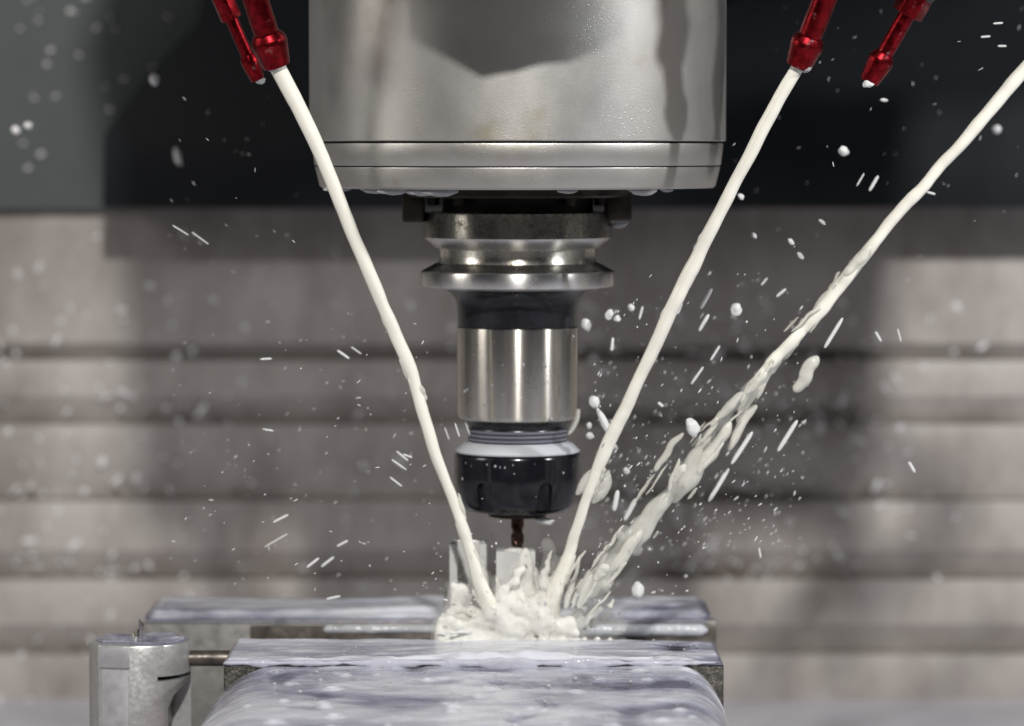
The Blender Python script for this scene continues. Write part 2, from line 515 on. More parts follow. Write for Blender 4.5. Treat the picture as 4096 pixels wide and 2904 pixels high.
MB().lathe([(20, lf[0][1])] + lf[:3], 192).build('flange_cone', MAT['cone'], th)
nk = prof([(300, 1164), (282, 1172), (262, 1187), (249, 1205), (243, 1228), (241, 1260), (240, 1316)])
MB().lathe(nk, 160).build('neck', MAT['black_oxide'], th)
bd = prof([(238, 1317), (243, 1321), (243.5, 1326), (242.5, 1672), (236, 1688), (225, 1693)])
MB().lathe(bd, 192).build('body', MAT['silver'], th)
c2 = prof([(222, 1692), (206, 1698), (198, 1712), (197, 1724), (199, 1729)])
MB().lathe(c2, 160).build('collar', MAT['black_oxide'], th)
# thread turns standing out of the nut
tp = []
y = 1727
for k in range(4):
    tp += [(193, y), (199, y + 4), (199, y + 13), (193, y + 17)]
    y += 17.5
thr = MB().lathe(prof(tp + [(193, 1800)]), 160).build('thread', MAT['black_oxide'], th)
nt = prof([(150, 1783), (199, 1786), (216, 1795), (246, 1829), (252, 1838), (254, 1848), (254, 1925), (251, 1960), (236, 2025), (228, 2041), (206, 2058), (198, 2061), (60, 2062)])
nut = MB().lathe([(12, nt[0][1])] + nt[1:-1] + [(nt[-1][0], nt[-1][1])], 192).build('collet_nut', MAT['nut'], th)
cm = MB()
ztop = at(2070, 1935, -20).z
for k in range(6):
    a = R(-33.5 + 60 * k)
    d = Vector((math.sin(a), -math.cos(a), 0)); w = Vector((math.cos(a), math.sin(a), 0))
    pts = []
    hw = 2.45
    sect = [(-hw, -30), (hw, -30)] + [(hw * math.cos(t * math.pi / 12), hw * math.sin(t * math.pi / 12)) for t in range(0, 13)]
    vs = []
    for rr in (18.1, 27):
        vs += [d * rr + w * u + Vector((0, 0, ztop - hw + v)) for u, v in sect]
    k_ = len(sect)
    cm.add(vs, [tuple(range(k_)), tuple(range(2 * k_ - 1, k_ - 1, -1))] + [(i, (i + 1) % k_, k_ + (i + 1) % k_, k_ + i) for i in range(k_)])
cut(nut, cm)
bake(nut, [('BEVEL', dict(width=0.35 * S, segments=2, limit_method='ANGLE', angle_limit=R(50)))]); finish(nut, True, 40)
zb = nt[-1][1]
MB().lathe([(9.5, zb + 0.5), (9.5, zb - 0.5), (9, zb - 0.8), (3.2, zb - 0.8), (2.4, zb + 1)], 96).build('collet', MAT['key'], nut)
# milky ring of coolant lying on the shoulder of the nut and in the thread
rf = prof([(200, 1783), (203, 1787), (219, 1795), (247, 1825), (250, 1831)])
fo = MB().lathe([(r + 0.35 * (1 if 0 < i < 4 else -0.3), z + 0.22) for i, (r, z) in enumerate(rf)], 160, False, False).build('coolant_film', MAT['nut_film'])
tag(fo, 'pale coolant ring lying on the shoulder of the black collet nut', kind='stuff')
m = MB()
y = 1727
for k in range(3):
    m.lathe(prof([(195, y + 1), (200.5, y + 4.5), (200.7, y + 9), (200.5, y + 12.5), (195, y + 16)]), 128, False, False)
    y += 17.5
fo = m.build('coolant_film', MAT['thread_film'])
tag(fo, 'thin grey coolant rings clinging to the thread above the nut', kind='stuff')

em = empty('end_mill', (0, 0, zb - 10))
tag(em, 'thin brown spiral end mill under the black collet nut', 'end mill')
tip = at(2075, 2235, 0).z
zs_ = zb - 3.0
MB().lathe([(2.1, zb + 2), (2.1, zs_)], 40).build('shank', MAT['carbide'], em)
vs, fs = [], []
nseg, nlen = 36, 60
for j in range(nlen + 1):
    z = zs_ + (tip - zs_) * j / nlen
    tw = j / nlen * 2.2 * math.pi
    for k in range(nseg):
        a = 2 * math.pi * k / nseg
        g = math.cos(2 * a)
        r = 1.65 + 0.5 * max(0, min(1, 0.5 + 1.8 * g))
        vs.append((r * math.cos(a + tw), r * math.sin(a + tw), z))
for j in range(nlen):
    for k in range(nseg):
        l = (k + 1) % nseg
        fs.append((j * nseg + k, j * nseg + l, (j + 1) * nseg + l, (j + 1) * nseg + k))
fs.append(tuple(range(nlen * nseg, (nlen + 1) * nseg)))
MB().add(vs, fs).build('flute', MAT['carbide'], em, angle=50)

# ------------------------------------------------------------------ red coolant nozzles
def frame(a, b):
    """matrix that takes +Z to the direction a->b with origin a"""
    d = (Vector(b) - Vector(a)).normalized()
    return Matrix.Translation(a) @ d.to_track_quat('Z', 'Y').to_matrix().to_4x4()

def nozzle(a, b, rt, rc, lc, label, hexr=None, hexlen=10, bore=True):
    """a: a point up the tube, b: mouth. rt tube radius, rc collar radius, lc collar length"""
    a, b = Vector(a), Vector(b)
    d = (b - a).normalized()
    L = (b - a).length
    o = empty('coolant_nozzle', a)
    tag(o, label, 'nozzle', 'red coolant nozzles')
    M = frame(a, b)
    t0 = L - lc
    MB().lathe([(rt, -6 if hexr is None else 0), (rt, t0 - 0.3 * lc), (rt * 0.96, t0)], 40, M=M).build('tube', MAT['red'], o)
    tipo = MB().lathe([(rt * 0.9, t0 - 0.2), (rt * 1.12, t0), (rc * 0.97, t0 + 0.16 * lc), (rc, t0 + 0.22 * lc), (rc, t0 + 0.34 * lc), (rc * 0.97, t0 + 0.4 * lc),
                (rc * 0.80, t0 + 0.92 * lc), (rc * 0.74, L), (rc * 0.56, L), (rc * 0.52, L - 2.5)], 48, cap1=True, M=M).build('tip', MAT['red'], o, angle=28)
    MB().lathe([(rc * 0.53, L - 2.2), (rc * 0.53, L - 2.0)], 24, M=M).build('bore', MAT['bore'], tipo)
    if hexr:
        q = [(hexr * math.cos(R(60 * k + 12)), hexr * math.sin(R(60 * k + 12))) for k in range(6)]
        MB().prism(q, -hexlen, 0.4, M).build('hex_body', MAT['red'], o, bevel=0.5)
    return o, M, d

def line_pt(x0, y0, x1, y1, t, ya, yb):
    return P(x0 + (x1 - x0) * t, y0 + (y1 - y0) * t, ya + (yb - ya) * t)
# left pair, right pair (positions read in the photograph, set at their depth in front of and beside the spindle)
nozzle(P(553, -60, -66), P(619, 147, -58), 3.95, 5.6, 10.5, 'large dark red nozzle left of the spindle, coolant pouring from it')
nozzle(P(517, 40, -44), P(577, 178, -40), 2.05, 2.9, 8.5, 'small bright red nozzle left of the spindle, partly behind the large one', 3.7, 14)
nozzle(P(1868, -60, -70), P(1786, 148, -62), 3.75, 5.1, 10.0, 'large red nozzle right of the spindle with coolant pouring from it')
nozzle(P(2030, 30, -52), P(1944, 182, -47), 2.75, 4.1, 10.0, 'idle red nozzle farthest right, a drop at its tip', 5.2, 16)

# manifold block and jointed hoses above the picture that carry the nozzles (they throw the shadows on the housing)
mf = empty('coolant_manifold', (0, -95, 110))
tag(mf, 'coolant manifold block with jointed hoses above the picture', 'manifold')

def hose(name, pts, r, parent):
    m = MB()
    pts = [Vector(q) for q in pts]
    for a, b in zip(pts, pts[1:]):
        k = max(1, int((b - a).length / (r * 1.7)))
        for i in range(k):
            q0, q1 = a.lerp(b, i / k), a.lerp(b, (i + 1) / k)
            L = (q1 - q0).length
            m.lathe([(r * 0.55, -0.1 * L), (r * 0.95, 0.1 * L), (r * 1.12, 0.42 * L), (r * 0.8, 0.75 * L), (r * 0.55, 1.05 * L)], 24, M=frame(q0, q1))
    return m.build(name, MAT['hose'], parent)
hose('hose', [P(553, -55, -66), (-90, -75, 70), (-70, -85, 105), (-40, -92, 125)], 5.5, mf)
hose('hose', [P(498, -10, -46), (-104, -50, 75), (-80, -70, 115)], 4.5, mf)
hose('hose', [P(1868, -55, -70), (118, -78, 70), (90, -85, 110), (40, -92, 125)], 5.5, mf)
hose('hose', [P(2048, -10, -53), (150, -60, 80), (110, -80, 120)], 5.5, mf)

Q = [(-31, 63), (-24, 57.5), (-15, 50.5), (-10, 47), (0, 48), (8, 50.5), (16, 52), (24, 57), (32, 64), (34, 74), (44, 78), (44, 135), (-31, 135)]
MB().prism(Q, 101, 112, Matrix.Rotation(R(90), 4, 'X')).build('block', MAT['head'], mf, bevel=1.0)

# ------------------------------------------------------------------ coolant streams
def spline(pts, n):
    """Catmull-Rom through (x, y, depth, radius) rows"""
    out = []
    k = len(pts)
    for i in range(k - 1):
        p0, p1, p2, p3 = (Vector(pts[max(i - 1, 0)]), Vector(pts[i]), Vector(pts[i + 1]), Vector(pts[min(i + 2, k - 1)]))
        for j in range(n):
            t = j / n
            out.append(0.5 * (2 * p1 + (p2 - p0) * t + (2 * p0 - 5 * p1 + 4 * p2 - p3) * t * t + (3 * p1 - p0 - 3 * p2 + p3) * t ** 3))
    out.append(Vector(pts[-1]))
    return out
def stream(rows, seed, label, rough=0.09, wob=0.35, group=None, slim=(0.92, 0.74)):
    c = spline([(*r[:2], r[2], r[3]) for r in rows], 16)
    n = len(c)
    pts, rad = [], []
    for i, q in enumerate(c):
        b = P(q[0], q[1], q[2])
        f = i / n
        amp = wob * min(1, f * 4)
        b += Vector((amp * nz(i * 0.11, seed), amp * nz(i * 0.13, seed + 5), 0))
        pts.append(b)
        rad.append(q[3] * (slim[0] + (slim[1] - slim[0]) * min(1, f * 2.5)) / 6.87 * (1 + rough * min(1, 0.2 + 2 * f) * (nz(i * 0.12, seed + 9) + 0.4 * nz(i * 0.3, seed + 3))))
    def sq(i, a):
        f = min(1, 0.15 + i / n)
        return 1 + f * 0.2 * nz(math.cos(a) * 0.9 + 3, math.sin(a) * 0.9, i * 0.055 + seed) + 0.05 * f * math.cos(2 * a + i * 0.05)
    o = MB().tube(pts, rad, 28, sq).build('coolant_stream', MAT['coolant'], angle=80, origin=pts[-1])
    tag(o, label, 'stream', 'coolant streams')
    return o
A = [(619, 147, -58, 19), (650, 205, -56, 19.5), (690, 285, -54, 19), (735, 385, -51, 19), (788, 520, -47, 18.5), (838, 640, -43, 19.5), (880, 735, -39, 18.5), (918, 825, -36, 18),
     (948, 925, -33, 17.5), (984, 1045, -29, 17.5), (1018, 1130, -26, 17), (1046, 1215, -23, 17), (1068, 1290, -21, 19), (1092, 1345, -20, 24), (1102, 1372, -19, 26)]
stream(A, 1.3, 'left coolant stream crossing in front of the spindle nose')
B = [(1786, 148, -62, 17.5), (1752, 205, -60, 18), (1706, 290, -57, 18.5), (1652, 395, -53, 18), (1598, 500, -49, 18), (1545, 605, -45, 20), (1500, 700, -42, 19), (1452, 800, -38, 17.5), (1408, 895, -34, 18),
     (1368, 975, -31, 20), (1332, 1060, -28, 17), (1302, 1145, -25, 16), (1276, 1230, -22, 18), (1246, 1310, -20, 22), (1225, 1375, -18, 24)]
stream(B, 7.7, 'coolant stream just right of the tool holder', slim=(0.78, 0.78))
Cc = [(2340, 105, -40, 17), (2262, 190, -38, 17), (2165, 305, -36, 16.5), (2075, 405, -34, 16.5), (1998, 490, -32, 17), (1930, 575, -30, 18), (1868, 655, -28, 19), (1800, 735, -27, 18), (1735, 800, -26, 16),
      (1690, 853, -25, 11), (1655, 895, -24, 5)]
stream(Cc, 4.1, 'thin far right coolant stream breaking up towards the vise', 0.22, 0.7)

def ligament(px, py, ang, L, r, y, seed, mat='coolant'):
    """torn length of liquid: centre (2291 px), image angle in degrees, length and radius in px"""
    m = MB()
    n = 22
    pts, rad = [], []
    for i in range(n + 1):
        t = i / n - 0.5
        x = px + math.cos(R(ang)) * L * t + 0.05 * L * nz(t * 3, seed)
        yy = py + math.sin(R(ang)) * L * t + 0.05 * L * nz(t * 3, seed + 4)
        pts.append(P(x, yy, y + 3 * t))
        e = max(0.03, 1 - abs(2 * t) ** 2.6)
        rad.append(r / 6.87 * e ** 0.45 * (1 + 0.3 * nz(t * 3, seed + 2)))
    m.tube(pts, rad, 18, lambda i, a: 1 + 0.22 * nz(math.cos(a) + seed, math.sin(a), i * 0.12))
    return m
m = MB()
rf_ = random.Random(8)
for rows in (A, B):
    for k in range(9):
        i = rf_.randrange(4, len(rows) - 2); f = rf_.random()
        a, b = rows[i], rows[i + 1]
        px, py, yy = (a[c] + (b[c] - a[c]) * f for c in range(3))
        ang = math.degrees(math.atan2(b[1] - a[1], b[0] - a[0]))
        sgn = rf_.choice((-1, 1)); off = a[3] * rf_.uniform(0.55, 0.85) * sgn
        lg = ligament(px - math.sin(R(ang)) * off, py + math.cos(R(ang)) * off, ang + rf_.uniform(-3, 3), rf_.uniform(30, 95), rf_.uniform(2.5, 5.5), yy - 0.5, k * 2.3 + rows[0][0])
        m.add(lg.v, lg.f)
o = m.build('stream_frays', MAT['torn'], angle=80)
tag(o, 'thin frayed edges of the two unbroken coolant streams', kind='stuff')
for px, py, ang, L, r, y, lab in [
        (1545, 1055, 122, 150, 22, -22, 'thick torn length of coolant below the white drop'),
        (1452, 1165, 128, 170, 24, -20, 'long torn length of coolant between stream and vise'),
        (1345, 1290, 130, 130, 25, -17, 'lowest torn length of coolant striking the rear jaw'),
        (1805, 835, 122, 95, 15, -20, 'loose torn strip of coolant right of the breaking stream'),
        (1660, 955, 124, 120, 10, -21, 'thin torn strip of coolant under the breaking stream'),
        (1925, 585, 122, 120, 11, -27, 'flap of coolant peeling off the far right stream at flange height'),
        (1835, 690, 124, 130, 13, -25, 'flap of coolant peeling off the far right stream at neck height'),
        (1700, 860, 126, 160, 12, -23, 'ragged flap along the breaking stream at holder height'),
        (1600, 1000, 124, 130, 14, -27, 'ragged flap beside the egg shaped droplet'),
        (1400, 1235, 128, 120, 13, -25, 'small torn strand above the rear jaw'),
        (1495, 1010, 126, 110, 8, -26, 'narrow torn strip of coolant left of the breaking stream')]:
    o = ligament(px, py, ang, L, r, y, px * 0.01).build('coolant_ligament', MAT['torn'], angle=80)
    tag(o, lab, 'coolant strand', 'torn coolant strands')

# ------------------------------------------------------------------ vise
ZJ = -159.7
vi = empty('machine_vise', (-12, 0, ZT))
tag(vi, 'steel machine vise flooded with milky coolant, gripping the workpiece', 'vise')
XL, XR = -90.9, 63.6
MB().box(XL, XR, -61, -16, -245, ZJ).build('front_jaw', MAT['steel_dark'], vi, bevel=0.9)
# casting in front of the jaw: rounded shoulders, painted red
def shoulder(x0, x1, z, rl, rr, n=14, zlow=-243):
    q = [(x0, zlow)]
    q += [(x0 + rl - rl * math.cos(R(90 * k / n)), z - rl + rl * math.sin(R(90 * k / n))) for k in range(n + 1)]
    q += [(x1 - rr * 0.72 + rr * 0.72 * math.sin(R(90 * k / n)), z - rr + rr * math.cos(R(90 * k / n))) for k in range(n + 1)]
    q += [(x1, zlow)]
    return q
BX0, BX1, BZ, BL, BR = -97.0, 63.0, -161.6, 23.0, 19.0
q = shoulder(BX0, BX1, BZ, BL, BR)
k = len(q)
MB().add([(x, -61.2, z) for x, z in q] + [(x, -235, z - 3) for x, z in q],
         [tuple(range(k)), tuple(range(2 * k - 1, k - 1, -1))] + [(i, (i + 1) % k, k + (i + 1) % k, k + i) for i in range(k)]).build('jaw_casting', MAT['red_paint'], vi)
# rear jaw: block, step and jaw plate
MB().box(-126, 64.5, 52, 88, -246, ZJ + 0.2).build('rear_jaw', MAT['steel_grey'], vi, bevel=1.0)
MB().box(-126.5, 67.6, 46.2, 51.9, -246, ZJ - 1.5).build('rear_step', MAT['steel_grey'], vi, bevel=0.6)
MB().box(-90.5, 67.4, 42, 46.1, -200, ZJ - 3.0).build('jaw_plate', MAT['jaw_brown'], vi, bevel=0.5)
MB().box(-80, 56, -235, 110, -247, -186).build('bed', MAT['steel_dark'], vi, bevel=2)

# ------------------------------------------------------------------ coolant lying on the vise (kind stuff)
def sheet(name, label, fn, n_u, n_v, mat=None):
    """fn(u, v) -> (base point, normal, thickness); the sheet dips under the metal where the thickness is negative"""
    vs, fs, th_ = [], [], []
    for j in range(n_v + 1):
        for i in range(n_u + 1):
            b, nn, t = fn(i / n_u, j / n_v)
            vs.append(Vector(b) + Vector(nn) * t)
            th_.append(t)
    for j in range(n_v):
        for i in range(n_u):
            a = j * (n_u + 1) + i
            fs.append((a, a + 1, a + n_u + 2, a + n_u + 1))
    o = MB().add(vs, fs).build(name, mat or MAT['film'], angle=80)
    at_ = o.data.attributes.new('thick', 'FLOAT', 'POINT')
    at_.data.foreach_set('value', [max(-0.2, min(1.2, t / 1.6)) for t in th_])
    tag(o, label, kind='stuff')
    return o
def edge(u, w=0.02):
    """1 inside, falls to negative at both ends"""
    e = min(u, 1 - u)
    return min(1.0, e / w) * 1.25 - 0.25

craters = [(random.uniform(-80, 52), random.uniform(-200, -66), random.uniform(0.7, 2.4)) for _ in range(60)]
def crater(x, y):
    h = 0
    for cx, cy, cr in craters:
        d = math.hypot(x - cx, y - cy) / cr
        if d < 2.2:
            h += 0.55 * math.exp(-((d - 1) / 0.35) ** 2) - 0.7 * math.exp(-(d / 0.55) ** 2)
    return h
def front_jaw_film(u, v):
    x = XL - 0.3 + (XR - XL + 0.2) * u
    y = -61.3 + 45.6 * v
    t = 1.0 + 0.6 * fbm(x / 40, y / 12, 2.2, 3) + 0.15 * fbm(x / 9, y / 5, 7)
    cx_ = -57 + 5 * nz(x / 14, 3) + 2 * nz(x / 5, 8)
    wave = (1.5 + 0.8 * nz(x / 7, 12)) * math.exp(-((y - cx_) / 2.6) ** 2) * (0.3 + 0.9 * math.exp(-((x + 2) / 30) ** 2))
    t = (t + wave + 0.5 * math.exp(-((x + 4) / 20) ** 2)) * 1.0
    e = min(edge(u, 0.012), edge(v, 0.05))
    if x > 42: t -= 1.6 * max(0, nz(x / 14, y / 6, 11) + 0.05)
    return (x, y, ZJ), (0, 0, 1), max(-0.6, t) * e if e > 0 else -0.5
sheet('coolant_pool', 'milky coolant lying on top of the front jaw', front_jaw_film, 320, 110)
prof_pts = [q_ for q_ in shoulder(BX0, BX1, BZ, BL, BR, 24)][1:-1]
lens = [0]
for a, b in zip(prof_pts, prof_pts[1:]):
    lens.append(lens[-1] + math.hypot(b[0] - a[0], b[1] - a[1]))
def on_profile(s):
    s *= lens[-1]
    for i in range(len(lens) - 1):
        if s <= lens[i + 1] or i == len(lens) - 2:
            f = (s - lens[i]) / (lens[i + 1] - lens[i])
            a, b = prof_pts[i], prof_pts[i + 1]
            tx, tz = b[0] - a[0], b[1] - a[1]
            l = math.hypot(tx, tz)
            return a[0] + tx * f, a[1] + tz * f, -tz / l, tx / l
def casting_film(u, v):
    x, z, nx, nz_ = on_profile(u)
    y = -61.0 - 150 * v
    z -= 3 * (-61.2 - y) / 173.8
    t = 0.95 + 0.8 * fbm(x / 42, y / 26, 5.2, 3) + 0.22 * fbm(x / 10, y / 8, 1) + 0.8 * crater(x, y)
    t -= 1.7 * max(0, nz(x / 13 + 4, y / 20, 9) - 0.25) * (1 - abs(nx))
    e = min(1, u / 0.06 + 0.0, (1 - u) / 0.02)
    t = t * min(1, max(0.2, e)) - (0.8 if u < 0.03 else 0)
    return (x, y, z), (nx, 0, nz_), max(-0.7 if u < 0.05 else 0.12, t)
sheet('coolant_pool', 'violet grey coolant flowing over the rounded casting in front', casting_film, 300, 300)
def rear_film(u, v):
    x = -127 + 193 * u
    y = 45.9 + 42.4 * v
    t = 1.2 + 0.7 * fbm(x / 42, y / 16, 4.4, 3) + 0.2 * fbm(x / 12, y / 7, 8)
    t += 0.8 * math.exp(-((x + 30) / 18) ** 2)
    t -= 2.4 * max(0, nz(x / 20, y / 9, 31) - 0.28)
    e = min(edge(u, 0.02), edge(v, 0.07))
    zz = ZJ + 0.2 - (1.8 if y < 52 else 0)
    if y < 53.5: zz = ZJ + 0.2 - 1.8 * min(1, max(0, (53.5 - y) / 2))
    return (x, y, zz), (0, 0, 1), max(-0.8, t) * e if e > 0 else -0.7
sheet('coolant_pool', 'milky coolant lying on top of the rear jaw', rear_film, 280, 60)
# coolant lapping over the front edge of the front jaw
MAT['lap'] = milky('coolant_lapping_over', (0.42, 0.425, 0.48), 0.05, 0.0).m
rl = random.Random(3)
lap = []
x = -88.0
while x < 60:
    w_ = rl.uniform(2.5, 8)
    h_ = rl.uniform(0.5, 1.9) * (1.5 if -45 < x < 30 else 0.8)
    lap.append(((x, -60.6, ZJ + 0.3 - h_ * 0.3), (w_, 1.1, h_)))
    x += w_ * rl.uniform(0.5, 1.5)
# bead of white coolant running along the ledge of the rear jaw plate
def bead(x0, x1, y, z, r, seed, label):
    n = int((x1 - x0) / 0.9)
    pts = [(x0 + (x1 - x0) * i / n, y + 0.5 * nz(i * 0.07, seed), z + 0.25 * nz(i * 0.06, seed + 3)) for i in range(n + 1)]
    rad = [r * min(1, 0.25 + min(i, n - i) / 3) * (1 + 0.4 * nz(i * 0.06, seed + 6) + 0.2 * nz(i * 0.3, seed)) for i in range(n + 1)]
    o = MB().tube(pts, rad, 20, lambda i, a: 1 + 0.12 * nz(math.cos(a), math.sin(a), i * 0.2)).build('coolant_bead', MAT['nut_film'], angle=80)
    tag(o, label, kind='stuff')
zb_ = (at(2700, 2496, 42).z + at(2700, 2546, 42).z) / 2
bead(16, 64.5, 42.3, zb_ , 2.2, 1, 'white bead of coolant along the ledge of the rear jaw, right of the workpiece')
bead(-66, -24, 42.6, zb_ + 0.2, 1.5, 4, 'white bead of coolant along the ledge of the rear jaw, left of the workpiece')

# ------------------------------------------------------------------ workpiece
wp = empty('workpiece', (-9, 0, ZJ - 14))
tag(wp, 'glassy workpiece with two upright posts, drenched in coolant between the jaws', 'workpiece')
x0 = at(1765, 2500, -14).x; x1 = at(2170, 2500, -14).x
zt = at(2000, 2452, -15).z
MB().box(x0, x1, -15.9, 41.6, ZJ - 16, zt).build('base', MAT['workpiece'], wp, bevel=0.5)
a = at(1798, 2166, -2); b = at(1948, 2166, -2)
z_lp = at(1870, 2176, -6).z
lp = MB().box(a.x, b.x, -6, 8, zt - 1, z_lp).build('post', MAT['workpiece'], wp, bevel=0.5)
mm = MB(); mm.box(a.x + 2.6, b.x - 2.4, -10, 4.5, zt + 7, z_lp + 5); cut(lp, mm)
bake(lp, [('BEVEL', dict(width=0.35 * S, segments=2, limit_method='ANGLE', angle_limit=R(40)))]); finish(lp)
a = at(1984, 2200, -14); b = at(2142, 2200, -14)
z_mp = at(2060, 2204, -14).z
mp_ = MB().box(a.x, b.x, -14.5, -3.2, zt - 1, z_mp).build('post', MAT['workpiece'], wp, bevel=0.6)
mm = MB().box(b.x - 4.0, b.x - 2.9, -20, -13.9, zt - 4, z_mp + 4); cut(mp_, mm)
c = at(1857, 2368, -10)
bz = at(1857, 2372, -10).z
boss = MB().lathe([(7.2, zt - 1), (7.0, zt + 1.2), (6.0, zt + 2.0), (5.6, bz - 0.4), (5.2, bz), (3.7, bz), (3.5, bz - 4)], 64, M=Matrix.Translation((c.x, -8.5, 0))).build('boss', MAT['workpiece'], wp)

# ------------------------------------------------------------------ splash round the workpiece
def blob_mesh(name, blobs, voxel, disp, label, mat, seed=0):
    m = MB()
    bm = bmesh.new(); bmesh.ops.create_icosphere(bm, subdivisions=2, radius=1)
    iv = [v.co.copy() for v in bm.verts]; jf = [tuple(v.index for v in f.verts) for f in bm.faces]; bm.free()
    for c, r in blobs:
        r = r if hasattr(r, '__len__') else (r, r, r)
        m.add([(c[0] + v.x * r[0], c[1] + v.y * r[1], c[2] + v.z * r[2]) for v in iv], jf)
    o = m.build(name, mat)
    bake(o, [('REMESH', dict(mode='VOXEL', voxel_size=voxel * S, use_smooth_shade=True)), ('SMOOTH', dict(factor=0.6, iterations=22))])
    me = o.data
    me.update()
    nn = [v.normal.copy() for v in me.vertices]
    for v, k in zip(me.vertices, nn):
        q_ = v.co / S
        d = disp * (fbm(q_.x / 3.6 + seed, q_.y / 3.6, q_.z / 3.6, 2) + 0.2 * fbm(q_.x / 1.1, q_.y / 1.1, q_.z / 1.1 + seed))
        v.co += k * d * S
    finish(o, True, 80)
    tag(o, label, kind='stuff')
    return o
rnd = random.Random(5)
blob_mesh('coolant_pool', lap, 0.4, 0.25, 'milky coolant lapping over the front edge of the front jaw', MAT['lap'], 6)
blobs = []
def arc(p, q_, r0, r1, n, jit=0.8):
    p, q_ = Vector(p), Vector(q_)
    for i in range(n + 1):
        t = i / n
        c_ = p.lerp(q_, t) + Vector([rnd.uniform(-jit, jit) for _ in range(3)])
        blobs.append((c_, (r0 + (r1 - r0) * t) * rnd.uniform(0.8, 1.2)))
def seen(px, py, y): return P(px, py, y)
arc(seen(1092, 1360, -20), seen(1170, 1275, -19), 2.3, 1.5, 8)
arc(seen(1010, 1395, -18), seen(1280, 1400, -18), 2.2, 2.6, 26, 1.2)
arc(seen(1180, 1370, -18), seen(1250, 1290, -17), 2.4, 1.5, 9, 1.0)
arc(seen(1075, 1345, -19), seen(1060, 1300, -17), 2.0, 1.0, 6, 0.6)
arc(seen(1290, 1400, -15), seen(1370, 1345, -8), 2.0, 1.0, 9, 1.0)
blobs.append((seen(1176, 1285, -15.0), (3.0, 1.7, 9.5)))
blobs.append((seen(1030, 1330, -13.0), (3.5, 3.0, 4.0)))
blobs.append((seen(1075, 1300, -8.0), (3.0, 3.0, 6.0)))
blobs.append((seen(1150, 1345, -17), (4.5, 2.2, 5.0)))
blobs.append((seen(1150, 1232, -12), (4.2, 2.6, 0.9)))
arc(seen(1100, 1370, -20), seen(1165, 1420, -20), 3.0, 2.6, 9)
arc(seen(1120, 1340, -20), seen(1160, 1360, -19), 2.4, 2.8, 6)
arc(seen(1225, 1385, -19), seen(1215, 1300, -18), 2.2, 1.7, 8)
arc(seen(1215, 1300, -18), seen(1235, 1230, -17), 1.6, 0.7, 8, 0.6)
arc(seen(1225, 1390, -19), seen(1290, 1420, -19), 2.2, 1.4, 8)
arc(seen(1245, 1330, -18), seen(1300, 1350, -15), 1.3, 0.8, 8, 1.0)
arc(seen(1270, 1410, -18), seen(1345, 1330, -12), 1.0, 0.6, 10, 1.0)
arc(seen(985, 1434, -19), seen(1300, 1444, -19), 2.3, 2.0, 44, 1.2)
arc(seen(990, 1418, -18), seen(1110, 1425, -18), 1.8, 2.6, 16, 1.0)
arc(seen(1090, 1395, -18), seen(1250, 1405, -18), 2.8, 2.6, 20, 1.3)
arc(seen(1100, 1355, -18), seen(1215, 1380, -18), 2.2, 2.4, 14, 1.2)
arc(seen(985, 1385, -17), seen(985, 1440, -18), 1.2, 1.8, 8, 0.6)
arc(seen(1000, 1365, -15), seen(1085, 1368, -17), 1.2, 1.8, 9, 0.8)
arc(seen(1008, 1305, -13), seen(1020, 1350, -14), 1.0, 1.6, 5, 0.6)
arc(seen(1195, 1320, -14), seen(1200, 1400, -16), 1.2, 2.2, 7, 0.5)
arc(seen(1110, 1290, -15.5), seen(1120, 1330, -17), 0.6, 1.6, 5, 0.3)
arc(seen(1260, 1430, -17), seen(1400, 1440, -16), 1.6, 0.8, 14, 1.0)
arc(seen(1240, 1400, -14), seen(1400, 1300, 0), 1.3, 0.5, 14, 1.2)
arc(seen(1250, 1420, -10), seen(1380, 1370, 10), 1.5, 0.9, 14, 1.5)
def front_wet(u, v):
    x = x0 + (x1 - x0) * u
    z = ZJ - 2 + (zt - ZJ + 2) * v
    t = 0.45 + 0.6 * fbm(x / 9, z / 6, 2)
    return (x, -16.0, z), (0, -1, 0), max(-0.3, t) * (1 if v < 0.93 else 0)
sheet('coolant_film', 'milky film running down the front of the workpiece base', front_wet, 60, 24, MAT['splash'])
blob_mesh('coolant_splash', blobs, 0.42, 0.25, 'creamy coolant splash boiling around the workpiece and jaws', MAT['splash'], 2)

# thin strands and sheets thrown out of the splash
m = MB()
for k in range(9):
    a0 = rnd.uniform(-22, 26); up = rnd.uniform(0.2, 1.0)
    p0 = Vector((a0 * 0.8 - 8, rnd.uniform(-22, -10), ZJ + rnd.uniform(0, 9)))
    dirv = Vector((a0 * 0.06 + rnd.uniform(-0.6, 1.0), rnd.uniform(-0.5, 0.3), up)).normalized()
    L = rnd.uniform(3, 12)
    n_ = 12
    pts = [p0 + dirv * L * i / n_ + Vector((0.5 * nz(i * 0.3, k), 0.5 * nz(i * 0.3, k + 40), -0.018 * L * (i / n_ * 3) ** 2)) for i in range(n_ + 1)]
    r0 = rnd.uniform(0.4, 0.9)
    rad = [max(0.05, r0 * (1 - 0.75 * i / n_) * (1 + 0.5 * nz(i * 0.6, k + 9))) for i in range(n_ + 1)]
    rad[-2] = rad[-3] * 1.6; rad[-1] = rad[-3] * 0.4
    m.tube(pts, rad, 10)
o = m.build('splash_strands', MAT['drop'], angle=80)
tag(o, 'thin coolant strands flung out of the splash', kind='stuff')
